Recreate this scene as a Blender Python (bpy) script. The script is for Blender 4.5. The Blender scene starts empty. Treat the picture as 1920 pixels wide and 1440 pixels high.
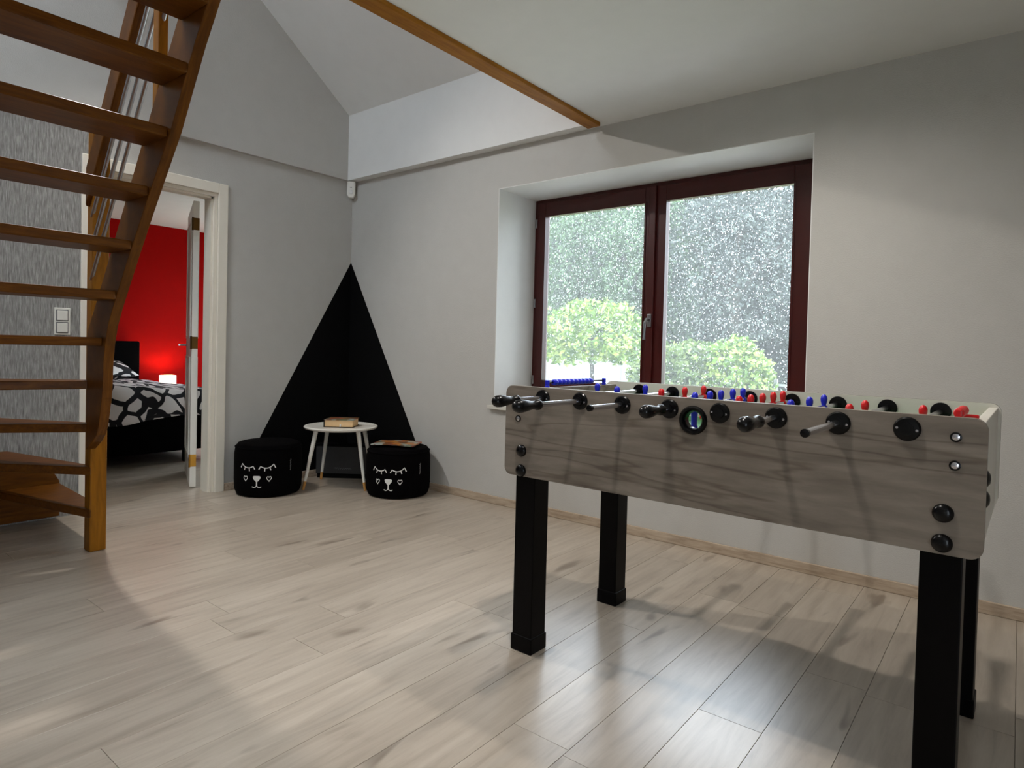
import bpy, bmesh, math, random
from mathutils import Vector, Matrix, noise
random.seed(7)
S = bpy.context.scene
COL = S.collection
PI = math.pi

# ------------------------------------------------------------------ camera
cd = bpy.data.cameras.new('camera'); cam = bpy.data.objects.new('camera', cd); COL.objects.link(cam)
cd.sensor_width = 36.0; cd.lens = 1196.2279 / 1920 * 36; cd.shift_y = -39.9 / 1920; cd.clip_start = 0.05; cd.clip_end = 300
yaw, pitch, roll = 0.898, -0.021, 0.0252
fw = Vector((-math.cos(yaw) * math.cos(pitch), math.sin(yaw) * math.cos(pitch), math.sin(pitch)))
r0 = fw.cross(Vector((0, 0, 1))).normalized(); u0 = r0.cross(fw)
r1 = r0 * math.cos(roll) + u0 * math.sin(roll); u1 = u0 * math.cos(roll) - r0 * math.sin(roll)
cam.matrix_world = Matrix(((r1.x, u1.x, -fw.x, 4.2934), (r1.y, u1.y, -fw.y, -3.25), (r1.z, u1.z, -fw.z, 1.03), (0, 0, 0, 1)))
S.camera = cam

# ------------------------------------------------------------------ world, exposure
w = bpy.data.worlds.new('overcast_sky'); S.world = w; w.use_nodes = True
bg = w.node_tree.nodes['Background']; bg.inputs[0].default_value = (0.80, 0.90, 1.0, 1); bg.inputs[1].default_value = 9.0
S.view_settings.view_transform = 'Standard'; S.view_settings.look = 'None'
S.view_settings.exposure = 0.18; S.view_settings.gamma = 1.0; S.view_settings.use_curve_mapping = False
S.cycles.use_denoising = True
S.cycles.max_bounces = 10; S.cycles.diffuse_bounces = 6; S.cycles.transparent_max_bounces = 16
S.cycles.sample_clamp_indirect = 6.0
SPOT_W = 50.0
LOFT_W = 165.0

# ------------------------------------------------------------------ materials
def lin(c):
    return tuple((v / 255 / 12.92 if v / 255 <= .04045 else ((v / 255 + .055) / 1.055) ** 2.4) for v in c) + (1,)

class NT:
    def __init__(s, name):
        s.m = bpy.data.materials.new(name); s.m.use_nodes = True; s.t = s.m.node_tree
        s.b = s.t.nodes['Principled BSDF']; s.o = s.t.nodes['Material Output']
    def n(s, kind, **kw):
        x = s.t.nodes.new(kind)
        for k, v in kw.items():
            if isinstance(k, str) and hasattr(x, k): setattr(x, k, v)
        return x
    def l(s, a, b): s.t.links.new(a, b)
    def vec(s, scale, coord='Object'):
        tc = s.n('ShaderNodeTexCoord'); mp = s.n('ShaderNodeMapping'); mp.inputs['Scale'].default_value = scale
        s.l(tc.outputs[coord], mp.inputs[0]); return mp.outputs[0]
    def noise(s, v, scale=5, detail=4, rough=.55, dist=0):
        x = s.n('ShaderNodeTexNoise'); x.inputs['Scale'].default_value = scale; x.inputs['Detail'].default_value = detail
        x.inputs['Roughness'].default_value = rough; x.inputs['Distortion'].default_value = dist
        s.l(v, x.inputs['Vector']); return x.outputs['Fac']
    def ramp(s, f, stops, interp='LINEAR'):
        x = s.n('ShaderNodeValToRGB'); e = x.color_ramp.elements; x.color_ramp.interpolation = interp
        while len(e) < len(stops): e.new(0.5)
        for i, (p, c) in enumerate(stops): e[i].position = p; e[i].color = c
        s.l(f, x.inputs[0]); return x.outputs[0]
    def bump(s, h, strength=.2, dist=.005):
        x = s.n('ShaderNodeBump'); x.inputs['Strength'].default_value = strength; x.inputs['Distance'].default_value = dist
        s.l(h, x.inputs['Height']); s.l(x.outputs[0], s.b.inputs['Normal'])
    def set(s, col=None, rough=.5, metal=0, spec=.5):
        if col is not None: s.b.inputs['Base Color'].default_value = col
        s.b.inputs['Roughness'].default_value = rough; s.b.inputs['Metallic'].default_value = metal
        s.b.inputs['Specular IOR Level'].default_value = spec

M = {}
def plain(name, rgb, rough=.5, metal=0, spec=.5, bump=None, var=.08):
    t = NT(name); t.set(lin(rgb), rough, metal, spec)
    c = lin(rgb)
    f = t.noise(t.vec((1, 1, 1)), 9, 5)
    lo = tuple(v * (1 - var) for v in c[:3]) + (1,); hi = tuple(min(1, v * (1 + var)) for v in c[:3]) + (1,)
    t.l(t.ramp(f, [(.3, lo), (.7, hi)]), t.b.inputs['Base Color'])
    if bump: t.bump(t.noise(t.vec((1, 1, 1)), bump[0], 3), bump[1], bump[2])
    M[name] = t.m; return t
plain('paint_grey', (190, 188, 183), .85, bump=(190, .45, .003), var=.02)
plain('paint_white', (226, 226, 224), .8, bump=(150, .15, .002), var=.015)
plain('paint_cream', (232, 226, 212), .55, var=.02)
plain('paint_red', (150, 5, 3), .8, var=.04, spec=.08)
plain('chalk_black', (5, 5, 6), .8, var=.3, spec=.12)
plain('window_wood', (64, 7, 4), .35, var=.12)
plain('black_lacquer', (4, 3, 4), .4, var=.1, spec=.1)
plain('black_plastic', (5, 5, 7), .25, var=.1, spec=.3)
plain('black_fabric', (6, 5, 6), .95, spec=.05, bump=(400, .5, .002), var=.3)
plain('black_board', (44, 44, 45), .55, var=.15)
plain('chrome', (205, 205, 212), .16, 1.0, var=.03)
plain('steel', (165, 165, 168), .3, 1.0, var=.05)
plain('brass', (190, 140, 60), .35, 1.0, var=.06)
plain('dark_brass', (92, 66, 34), .4, 1.0, var=.1)
plain('red_plastic', (205, 16, 24), .35, var=.05)
plain('blue_plastic', (22, 30, 190), .35, var=.05)
plain('white_plastic', (226, 224, 216), .4, var=.02)
plain('white_lacquer', (232, 229, 220), .35, var=.02)
plain('laminate_light', (214, 210, 200), .4, var=.03)
plain('print_white', (225, 225, 222), .7, var=.05)
plain('print_grey', (110, 110, 112), .7, var=.05)
plain('paper', (226, 190, 142), .8, var=.06)
plain('beech', (205, 150, 80), .5, var=.1)
plain('stone_sill', (205, 202, 194), .35, var=.05)
plain('bark', (58, 54, 50), .9, bump=(40, .6, .02), var=.2)
plain('fence_white', (132, 136, 140), .7, var=.04)
plain('fence_grey', (120, 124, 122), .8, var=.1)
plain('wall_outside', (190, 186, 178), .9, var=.05)
plain('play_green', (40, 110, 60), .5, var=.05)

# oak stair wood: backlit shade painted into treads and stringers, lit tone into posts
def wood(name, c0, c1, c2, scale=(3, 3, 3), rough=.4, stretch='Object', bmp=.08):
    t = NT(name); t.set(None, rough, 0, .18)
    v = t.vec(scale, stretch)
    f = t.noise(v, 6, 8, .6, .6)
    t.l(t.ramp(f, [(.25, lin(c0)), (.5, lin(c1)), (.75, lin(c2))]), t.b.inputs['Base Color'])
    t.bump(f, bmp, .002); M[name] = t.m
wood('oak_shade_y', (70, 38, 5), (92, 52, 7), (112, 67, 11), (8, .9, 8), .42)
wood('oak_lit_z', (104, 62, 8), (134, 84, 12), (152, 98, 18), (8, 8, .9), .42)
wood('oak_shade_x', (70, 38, 5), (92, 52, 7), (112, 67, 11), (1.2, 8, 1.2), .42)

wood('oak_trim_lit', (126, 78, 16), (152, 98, 24), (170, 114, 34), (8, .9, 8), .5)  # lighter copy of the oak, the light on the trim painted in
# grey-brown oak décor of the football table (grain runs along x) with the dark cracks the photo shows
t = NT('table_oak'); t.set(None, .45)
v = t.vec((1.2, 6, 7)); f = t.noise(v, 4, 9, .6, .25)
c1 = t.ramp(f, [(.22, lin((96, 87, 78))), (.5, lin((122, 112, 101))), (.78, lin((142, 132, 121)))])
v2 = t.vec((.5, 2, 5)); f2 = t.noise(v2, 2.2, 3, .5, .3)
cr = t.ramp(f2, [(.47, (1, 1, 1, 1)), (.495, (.55, .5, .46, 1)), (.52, (1, 1, 1, 1))])
mx = t.n('ShaderNodeMixRGB'); mx.blend_type = 'MULTIPLY'; mx.inputs[0].default_value = .8
t.l(c1, mx.inputs[1]); t.l(cr, mx.inputs[2]); t.l(mx.outputs[0], t.b.inputs['Base Color']); t.bump(f, .1, .002); M['table_oak'] = t.m

# floor laminate: one tone per plank, grain along y
t = NT('floor_oak'); t.set(None, .30, 0, .85)
gp = t.n('ShaderNodeNewGeometry'); oi = t.n('ShaderNodeObjectInfo')
cb = t.n('ShaderNodeCombineXYZ'); ml = t.n('ShaderNodeMath', operation='MULTIPLY'); ml.inputs[1].default_value = 37.0
t.l(oi.outputs['Random'], ml.inputs[0]); t.l(ml.outputs[0], cb.inputs[0]); t.l(ml.outputs[0], cb.inputs[1])
ad = t.n('ShaderNodeVectorMath', operation='ADD'); t.l(gp.outputs['Position'], ad.inputs[0]); t.l(cb.outputs[0], ad.inputs[1])
mp = t.n('ShaderNodeMapping'); mp.inputs['Scale'].default_value = (11, 1.1, 1); t.l(ad.outputs[0], mp.inputs[0])
f = t.noise(mp.outputs[0], 2.2, 9, .62, .5)
c1 = t.ramp(f, [(.2, lin((150, 137, 123))), (.5, lin((181, 169, 154))), (.8, lin((199, 188, 174)))])
mp2 = t.n('ShaderNodeMapping'); mp2.inputs['Scale'].default_value = (7, 1.6, 1); t.l(ad.outputs[0], mp2.inputs[0])
fk = t.noise(mp2.outputs[0], 1.5, 2, .5, .4)
kn = t.ramp(fk, [(.66, (1, 1, 1, 1)), (.74, (.45, .41, .38, 1))])
mx = t.n('ShaderNodeMixRGB'); mx.blend_type = 'MULTIPLY'; mx.inputs[0].default_value = .8
t.l(c1, mx.inputs[1]); t.l(kn, mx.inputs[2])
tone = t.ramp(oi.outputs['Random'], [(0, (.86, .85, .84, 1)), (1, (1.0, 1.0, 1.0, 1))])
mx2 = t.n('ShaderNodeMixRGB'); mx2.blend_type = 'MULTIPLY'; mx2.inputs[0].default_value = 1
t.l(mx.outputs[0], mx2.inputs[1]); t.l(tone, mx2.inputs[2]); t.l(mx2.outputs[0], t.b.inputs['Base Color'])
t.bump(f, .06, .001); M['floor_oak'] = t.m
wood('baseboard_oak', (140, 122, 104), (176, 158, 138), (196, 180, 160), (1, 9, 9), .5)

# dark grey grasscloth wallpaper with vertical threads
t = NT('wallpaper'); t.set(None, .9)
f = t.noise(t.vec((1, 150, 7)), 2.2, 6, .65); g = t.noise(t.vec((1, 40, 5)), 3, 4, .6)
mx = t.n('ShaderNodeMath', operation='ADD'); t.l(f, mx.inputs[0]); t.l(g, mx.inputs[1])
t.l(t.ramp(mx.outputs[0], [(.34, lin((104, 102, 99))), (.5, lin((146, 144, 141))), (.66, lin((188, 186, 182)))]), t.b.inputs['Base Color'])
mh = t.n('ShaderNodeMath', operation='MULTIPLY'); mh.inputs[1].default_value = .5; t.l(mx.outputs[0], mh.inputs[0])
for e in t.t.nodes:
    if e.bl_idname == 'ShaderNodeValToRGB': t.l(mh.outputs[0], e.inputs[0])
t.bump(f, .4, .003); M['wallpaper'] = t.m

# duvet print: thick black loops on white
t = NT('duvet_print'); t.set(None, .85)
vv = t.vec((1, 1, 1)); nz = t.n('ShaderNodeTexNoise'); nz.inputs['Scale'].default_value = 3.5; t.l(vv, nz.inputs['Vector'])
mxv = t.n('ShaderNodeMixRGB'); mxv.inputs[0].default_value = .16; t.l(vv, mxv.inputs[1]); t.l(nz.outputs['Color'], mxv.inputs[2])
vo = t.n('ShaderNodeTexVoronoi', feature='DISTANCE_TO_EDGE'); vo.inputs['Scale'].default_value = 7.2; t.l(mxv.outputs[0], vo.inputs['Vector'])
t.l(t.ramp(vo.outputs['Distance'], [(.09, lin((12, 12, 20))), (.105, lin((232, 228, 226)))]), t.b.inputs['Base Color']); M['duvet_print'] = t.m

# colourful magazine / book cover print
t = NT('cover_print'); t.set(None, .35)
vo = t.n('ShaderNodeTexVoronoi'); vo.inputs['Scale'].default_value = 22; t.l(t.vec((1, 1, 1)), vo.inputs['Vector'])
sp = t.n('ShaderNodeSeparateColor'); t.l(vo.outputs['Color'], sp.inputs[0])
t.l(t.ramp(sp.outputs[0], [(.0, lin((60, 40, 30))), (.3, lin((190, 120, 40))), (.5, lin((130, 40, 45))), (.7, lin((95, 110, 85))), (1, lin((170, 175, 170)))]), t.b.inputs['Base Color']); M['cover_print'] = t.m

# foliage: one tone per leaf
def foliage(name, a, b, c, trans=.35):
    t = NT(name); g = t.n('ShaderNodeNewGeometry')
    col = t.ramp(g.outputs['Random Per Island'], [(0, lin(a)), (.5, lin(b)), (1, lin(c))])
    t.l(col, t.b.inputs['Base Color']); t.b.inputs['Roughness'].default_value = .6
    tr = t.n('ShaderNodeBsdfTranslucent'); t.l(col, tr.inputs[0])
    mx = t.n('ShaderNodeMixShader'); mx.inputs[0].default_value = trans
    t.l(t.b.outputs[0], mx.inputs[1]); t.l(tr.outputs[0], mx.inputs[2]); t.l(mx.outputs[0], t.o.inputs[0]); M[name] = t.m
foliage('leaf_lime', (44, 78, 22), (98, 132, 46), (176, 190, 104))
foliage('leaf_hedge', (50, 72, 34), (90, 114, 56), (140, 154, 92))
foliage('leaf_dark', (18, 26, 24), (42, 55, 48), (86, 101, 90))
foliage('leaf_mid', (38, 58, 38), (70, 95, 67), (114, 138, 102))
foliage('leaf_grey', (24, 30, 30), (56, 66, 63), (112, 122, 116))
plain('grass', (128, 138, 96), .95, var=.2)

# window pane: clear, mirror at grazing angles, thin wet film that scatters some daylight
t = NT('wet_glass')
tr = t.n('ShaderNodeBsdfTransparent'); gl = t.n('ShaderNodeBsdfGlossy'); gl.inputs['Roughness'].default_value = .02
fr = t.n('ShaderNodeFresnel'); fr.inputs[0].default_value = 1.45
m1 = t.n('ShaderNodeMixShader'); t.l(fr.outputs[0], m1.inputs[0]); t.l(tr.outputs[0], m1.inputs[1]); t.l(gl.outputs[0], m1.inputs[2])
tl = t.n('ShaderNodeBsdfTranslucent'); tl.inputs[0].default_value = (.9, .93, .95, 1)
m2 = t.n('ShaderNodeMixShader'); m2.inputs[0].default_value = .05; t.l(m1.outputs[0], m2.inputs[1]); t.l(tl.outputs[0], m2.inputs[2])
t.l(m2.outputs[0], t.o.inputs[0]); M['wet_glass'] = t.m
t = NT('rain_water')
gs = t.n('ShaderNodeBsdfGlass'); gs.inputs['IOR'].default_value = 1.33; gs.inputs['Roughness'].default_value = .05
tl = t.n('ShaderNodeBsdfTranslucent'); tl.inputs[0].default_value = (.95, .97, 1, 1)
m2 = t.n('ShaderNodeMixShader'); m2.inputs[0].default_value = .5; t.l(gs.outputs[0], m2.inputs[1]); t.l(tl.outputs[0], m2.inputs[2])
t.l(m2.outputs[0], t.o.inputs[0]); M['rain_water'] = t.m

def emit(name, rgb, strength):
    t = NT(name); t.set(lin(rgb), .6); t.b.inputs['Emission Color'].default_value = lin(rgb); t.b.inputs['Emission Strength'].default_value = strength; M[name] = t.m
emit('lamp_glow', (255, 236, 214), 1.6)
emit('downlight_glow', (255, 236, 210), 6.0)

# ------------------------------------------------------------------ mesh helpers
class MB:
    def __init__(s): s.v = []; s.f = []; s.mi = []; s.cur = 0
    def add(s, vs, fs):
        o = len(s.v); s.v += [tuple(p) for p in vs]; s.f += [tuple(i + o for i in f) for f in fs]; s.mi += [s.cur] * len(fs); return s
    def box(s, x0, x1, y0, y1, z0, z1):
        return s.add([(x0, y0, z0), (x1, y0, z0), (x1, y1, z0), (x0, y1, z0), (x0, y0, z1), (x1, y0, z1), (x1, y1, z1), (x0, y1, z1)],
                     [(3, 2, 1, 0), (4, 5, 6, 7), (0, 1, 5, 4), (1, 2, 6, 5), (2, 3, 7, 6), (3, 0, 4, 7)])
    def prism(s, pts, axis, a, b):
        """pts: 2D outline; axis 'x','y','z' the extrusion axis (others in order xy/xz/yz)."""
        n = len(pts)
        def P(p, h): return {'z': (p[0], p[1], h), 'y': (p[0], h, p[1]), 'x': (h, p[0], p[1])}[axis]
        vs = [P(p, a) for p in pts] + [P(p, b) for p in pts]
        fs = [tuple(range(n)), tuple(range(2 * n - 1, n - 1, -1))] + [(i, i + n, (i + 1) % n + n, (i + 1) % n) for i in range(n)]
        return s.add(vs, fs)
    def lathe(s, prof, c=(0, 0, 0), d=(0, 0, 1), n=20, cap=True):
        """prof: (radius, height) along direction d from c."""
        d = Vector(d).normalized(); q = Vector((0, 0, 1)).rotation_difference(d); c = Vector(c); vs = []; fs = []
        for r, h in prof:
            for k in range(n):
                a = 2 * PI * k / n; vs.append(c + q @ Vector((r * math.cos(a), r * math.sin(a), h)))
        for i in range(len(prof) - 1):
            for k in range(n):
                fs.append((i * n + k, i * n + (k + 1) % n, (i + 1) * n + (k + 1) % n, (i + 1) * n + k))
        if cap:
            fs.append(tuple(range(n - 1, -1, -1))); fs.append(tuple((len(prof) - 1) * n + k for k in range(n)))
        return s.add(vs, fs)
    def rod(s, a, b, r0, r1=None, n=12):
        a = Vector(a); b = Vector(b); return s.lathe([(r0, 0), (r1 or r0, (b - a).length)], a, b - a, n)
    def tube(s, pts, r, n=8):
        pts = [Vector(p) for p in pts]
        vs = []; fs = []
        for i, p in enumerate(pts):
            d = (pts[min(i + 1, len(pts) - 1)] - pts[max(i - 1, 0)]).normalized(); q = Vector((0, 0, 1)).rotation_difference(d)
            for k in range(n):
                a = 2 * PI * k / n; vs.append(p + q @ Vector((r * math.cos(a), r * math.sin(a), 0)))
        for i in range(len(pts) - 1):
            for k in range(n): fs.append((i * n + k, i * n + (k + 1) % n, (i + 1) * n + (k + 1) % n, (i + 1) * n + k))
        fs.append(tuple(range(n - 1, -1, -1))); fs.append(tuple((len(pts) - 1) * n + k for k in range(n)))
        return s.add(vs, fs)
    def build(s, name, mats, parent=None, smooth=False, bevel=0, kind=None, loc=None):
        me = bpy.data.meshes.new(name); me.from_pydata(s.v, [], s.f); me.update()
        for m in ([mats] if isinstance(mats, str) else mats): me.materials.append(M[m])
        bm = bmesh.new(); bm.from_mesh(me); bmesh.ops.recalc_face_normals(bm, faces=bm.faces)
        bm.to_mesh(me); bm.free()
        for p, mi in zip(me.polygons, s.mi): p.material_index = mi
        if smooth:
            for p in me.polygons: p.use_smooth = True
            try: me.set_sharp_from_angle(angle=math.radians(40))
            except Exception: pass
        o = bpy.data.objects.new(name, me); COL.objects.link(o)
        if loc: o.location = loc
        if parent: o.parent = parent
        if bevel:
            b = o.modifiers.new('bevel', 'BEVEL'); b.width = bevel; b.segments = 2; b.limit_method = 'ANGLE'
        if kind: o['kind'] = kind
        return o
def rrect(x0, x1, z0, z1, r, n=5):
    pts = []
    for cx, cz, a0 in ((x1 - r, z1 - r, 0), (x0 + r, z1 - r, 90), (x0 + r, z0 + r, 180), (x1 - r, z0 + r, 270)):
        for k in range(n + 1):
            a = math.radians(a0 + 90 * k / n); pts.append((cx + r * math.cos(a), cz + r * math.sin(a)))
    return pts
def tag(o, label, cat, group=None):
    o['label'] = label; o['category'] = cat
    if group: o['group'] = group
    return o
def thing(name, label, cat, loc=(0, 0, 0), rz=0, group=None):
    o = bpy.data.objects.new(name, None); COL.objects.link(o); o.location = loc; o.rotation_euler = (0, 0, rz); o.empty_display_size = .1
    return tag(o, label, cat, group)
def struct(o, label=None):
    o['kind'] = 'structure'
    if label: o['label'] = label; 
    return o
def sroot(name, label, loc=(0, 0, 0)):
    o = bpy.data.objects.new(name, None); COL.objects.link(o); o.location = loc; o['kind'] = 'structure'; o['label'] = label; o.empty_display_size = .1
    return o

# ------------------------------------------------------------------ room shell
H = 2.349; XC = 6.2; YD = -5.2; WT = .14; WB = .45
LA, LB = .033, .072                       # how far the upper walls stand proud of the lower ones
WX0, WX1, WZ0, WZ1 = 1.557, 3.497, .63, 2.091
DY0, DY1, DZ = -1.815, -1.108, 2.035      # door opening
XB = 2.273                                # edge of the ceiling opening
ZK = 2.864; SL = .7527; YR = -2.6; ZR = ZK + SL * (-LB - YR)
# right wall with the window opening
m = MB(); m.box(-WT, WX0, 0, WB, -.1, H); m.box(WX1, XC + WT, 0, WB, -.1, H); m.box(WX0, WX1, 0, WB, -.1, WZ0); m.box(WX0, WX1, 0, WB, WZ1, H)
o = m.build('wall_right', 'paint_grey'); struct(o, 'light grey textured wall around the window')
# back wall (door wall): painted piece by the corner and above the door
m = MB(); m.box(-WT, 0, DY1, 0, -.1, H); m.box(-WT, 0, DY0 - .0, DY1, DZ, H)
struct(m.build('wall_back', 'paint_grey'), 'light grey textured wall between door and corner')
m = MB(); m.box(-WT, 0, YD, DY0, -.1, H)
struct(m.build('wall_papered', 'wallpaper'), 'dark grey grasscloth wallpapered wall behind the stairs')
# upper walls standing slightly proud, they leave a narrow ledge under them
m = MB(); m.box(-WT, XC + WT, -LB, WB, H, ZK + .35); struct(m.build('wall_knee', 'paint_white'), 'low pale wall under the roof slope')
m = MB(); m.prism([(YD - WT, H), (-LB, H), (-LB, ZK + .2), (YR, ZR + .2), (YD + LB, ZK + .2), (YD - WT, ZK + .2)], 'x', -WT, LA)
struct(m.build('wall_gable', 'paint_grey'), 'grey gable wall rising into the roof')
m = MB(); m.box(-WT, XC + WT, YD - WT, YD + .0, -.1, ZK + .35); struct(m.build('wall_left', 'paint_grey'))
GY0, GY1, GZ1 = -4.7, -4.0, 2.1             # unseen door opening added in the end wall for fill daylight
m = MB(); m.box(XC, XC + WT, YD, GY0, -.1, ZR + .2); m.box(XC, XC + WT, GY1, 0, -.1, ZR + .2); m.box(XC, XC + WT, GY0, GY1, GZ1, ZR + .2); m.box(XC, XC + WT, GY0, GY1, -.1, 0)
struct(m.build('wall_front', 'paint_grey'))
W3 = sroot('fill_opening_3', 'unseen door opening added in the end wall for fill daylight', (XC + .1, (GY0 + GY1) / 2, 0))
for y in (GY0, GY1):
    yy = y - (GY0 + GY1) / 2; m = MB(); m.box(-.04, .04, max(yy - .05, (GY0 - GY1) / 2), min(yy + .05, (GY1 - GY0) / 2), 0, GZ1); m.build('stile', 'window_wood', W3)
for z in (0, GZ1 - .09):
    m = MB(); m.box(-.035, .035, (GY0 - GY1) / 2, (GY1 - GY0) / 2, z, z + .09); m.build('rail', 'window_wood', W3)
# roof slopes
m = MB(); m.prism([(-LB + .0, ZK), (YR, ZR), (YR, ZR + .25), (.5, ZK - SL * (.5 + LB) + .25), (.5, ZK - SL * .563 + .2)][:4], 'x', -WT, XC + WT)
struct(m.build('ceiling_slope', 'paint_white'), 'pale sloping attic ceiling')
def zr2(y): return ZR - (YR - y) * SL
RX0, RX1, RY0, RY1 = .6, 2.0, -4.5, -3.3   # unseen roof opening added to bring fill daylight onto corner and floor
m = MB()
for ya, yb, xa, xb in ((YD - .2, RY0, -WT, XC + WT), (RY1, YR, -WT, XC + WT), (RY0, RY1, -WT, RX0), (RY0, RY1, RX1, XC + WT)):
    m.prism([(ya, zr2(ya)), (yb, zr2(yb)), (yb, zr2(yb) + .25), (ya, zr2(ya) + .25)], 'x', xa, xb)
struct(m.build('ceiling_slope', 'paint_white'), 'pale sloping attic ceiling on the far side of the ridge')
W4 = sroot('fill_opening_4', 'unseen roof opening added above the stairs for fill daylight', ((RX0 + RX1) / 2, (RY0 + RY1) / 2, zr2((RY0 + RY1) / 2) + .12))
m = MB(); hw, hl = (RX1 - RX0) / 2, (RY1 - RY0) / 2 / math.cos(math.atan(SL))
m.box(-hw, -hw + .06, -hl, hl, -.05, .05); m.box(hw - .06, hw, -hl, hl, -.05, .05); m.box(-hw + .06, hw - .06, -hl, -hl + .06, -.05, .05); m.box(-hw + .06, hw - .06, hl - .06, hl, -.05, .05)
o = m.build('frame', 'window_wood', W4); o.rotation_euler = (math.atan(SL), 0, 0)
# flat ceiling = underside of the upper floor, right of the opening
m = MB(); m.box(XB + .045, XC, YD, -LB, H, H + .26); struct(m.build('ceiling', 'paint_white'), 'flat white ceiling')
# wooden edge trim of the opening
m = MB(); m.prism([(XB, H - .022), (XB + .085, H - .022), (XB + .085, H), (XB + .045, H), (XB + .045, H + .30), (XB, H + .30)], 'y', YD, -LB + .012)
tag(m.build('opening_trim', 'oak_trim_lit', bevel=.003), 'oak trim board along the edge of the ceiling opening', 'trim board')['kind'] = 'structure'

# floors made of planks
fl = MB(); fl.box(-3.7, XC + WT, YD - WT, 1.1, -.12, -.012); FLOOR = fl.build('floor', 'floor_oak'); struct(FLOOR, 'pale greige oak laminate floor')
PW, PL = .18, 1.28
def plank_mesh():
    e = .0004; z0, z1 = -.012, 0; b = .0006
    x0, x1 = b, PW - b; y0, y1 = b, PL - b
    vs = [(x0, y0, z0), (x1, y0, z0), (x1, y1, z0), (x0, y1, z0), (x0, y0, z1 - e), (x1, y0, z1 - e), (x1, y1, z1 - e), (x0, y1, z1 - e),
          (x0 + e, y0 + e, z1), (x1 - e, y0 + e, z1), (x1 - e, y1 - e, z1), (x0 + e, y1 - e, z1)]
    fs = [(8, 9, 10, 11)] + [(i, (i + 1) % 4, (i + 1) % 4 + 4, i + 4) for i in range(4)] + [(i + 4, (i + 1) % 4 + 4, (i + 1) % 4 + 8, i + 8) for i in range(4)]
    me = bpy.data.meshes.new('plank'); me.from_pydata(vs, [], fs); me.update(); me.materials.append(M['floor_oak']); return me
PM = plank_mesh(); X0 = 3.595 - 24 * PW
for k in range(-16, 39):
    x = X0 + k * PW
    if x + PW > XC + .05 or x < -3.55: continue
    ytop = 0.0 if x > -WT else 1.0
    if -WT - PW < x <= -WT: ytop = 0.0
    ybot = YD if x > -WT else -3.2
    off = {24: -1.464, 22: -1.873, 23: -.62, 25: -2.3, 26: -1.05, 21: -1.1}.get(k, -random.random() * PL)
    y = off - 5 * PL
    while y < ytop - .02:
        a, b = max(y, ybot), min(y + PL, ytop)
        if b - a > .05:
            o = bpy.data.objects.new('plank', PM); COL.objects.link(o); o.parent = FLOOR
            o.location = (x, a, 0); o.scale = (1, (b - a) / PL, 1)
        y += PL
# skirting boards
m = MB(); m.box(0, XC, -.014, 0, 0, .052); o = m.build('baseboard_right', 'baseboard_oak', bevel=.003); struct(o, 'low oak skirting board under the window wall')
m = MB(); m.box(0, .014, -1.04, -.014, 0, .052); struct(m.build('baseboard_back', 'baseboard_oak', bevel=.003), 'low oak skirting board beside the door')

# ------------------------------------------------------------------ window
WIN = sroot('window_1', 'two-casement window with dark red wooden frame, glass wet with rain', ((WX0 + WX1) / 2, .4, WZ0))
def wl(x, y, z): return (x - (WX0 + WX1) / 2, y - .4, z - WZ0)
def wbox(mb, x0, x1, y0, y1, z0, z1):
    a = wl(x0, y0, z0); b = wl(x1, y1, z1); mb.box(a[0], b[0], a[1], b[1], a[2], b[2])
def framebars(mb, x0, x1, z0, z1, wl_, wr, wt, wb, y0, y1):
    wbox(mb, x0, x0 + wl_, y0, y1, z0, z1); wbox(mb, x1 - wr, x1, y0, y1, z0, z1)
    wbox(mb, x0 + wl_, x1 - wr, y0, y1, z1 - wt, z1); wbox(mb, x0 + wl_, x1 - wr, y0, y1, z0, z0 + wb)
m = MB(); framebars(m, WX0, WX1, .655, WZ1, .045, .045, .045, .05, .41, .46); m.build('outer_frame', 'window_wood', WIN, bevel=.003)
for x0, x1 in ((1.590, 2.485), (2.485, 3.468)):
    m = MB(); gx0, gx1 = (1.660, 2.430) if x0 < 2 else (2.568, 3.312)
    framebars(m, x0 + .002, x1 - .002, .70, 2.062, gx0 - x0, x1 - gx1, 2.062 - 1.966, .115, .39, .445)
    o = m.build('sash', 'window_wood', WIN, bevel=.004)
    g = MB(); wbox(g, gx0 - .005, gx1 + .005, .428, .432, .81, 1.972); g.build('pane', 'wet_glass', o)
    b = MB(); framebars(b, gx0 - .006, gx1 + .006, .809, 1.972, .010, .010, .010, .012, .385, .392); b.build('glazing_bead', 'window_wood', o)
    # raindrops on the outer side of the pane
    d = MB(); rs = random.Random(3)
    for i in range(3700):
        px = rs.uniform(gx0 + .004, gx1 - .004); pz = rs.uniform(.84, 1.962)
        dens = .35 + .65 * min(1, max(0, (px - gx0) / .12)) * min(1, max(.25, (1.97 - pz) / .22))
        if pz < 1.12: dens *= .55
        if rs.random() > dens: continue
        r = rs.choice((.0013, .0016, .0019, .0023, .0029)); e = rs.uniform(.9, 1.5); tl_ = rs.uniform(-.4, .4) * r
        cx, cy, cz = wl(px, .432, pz); n = 6
        vs = [(cx, cy + r * .75, cz)]; fs = []
        for k in range(n):
            a = 2 * PI * k / n; vs.append((cx + r * math.cos(a) + tl_ * math.sin(a), cy + .0002, cz + r * e * math.sin(a)))
        for k in range(n): fs.append((0, 1 + k, 1 + (k + 1) % n))
        fs.append(tuple(range(n, 0, -1))); d.add(vs, fs)
    o2 = d.build('raindrops', 'rain_water', o, smooth=True, kind='stuff')
m = MB(); wbox(m, 2.462, 2.508, .372, .39, .70, 2.062); m.build('meeting_stile', 'window_wood', WIN, bevel=.004)
hd = MB(); c = wl(2.487, .372, 1.235); hd.box(c[0] - .013, c[0] + .013, c[1] - .010, c[1], c[2] - .045, c[2] + .035)
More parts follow.
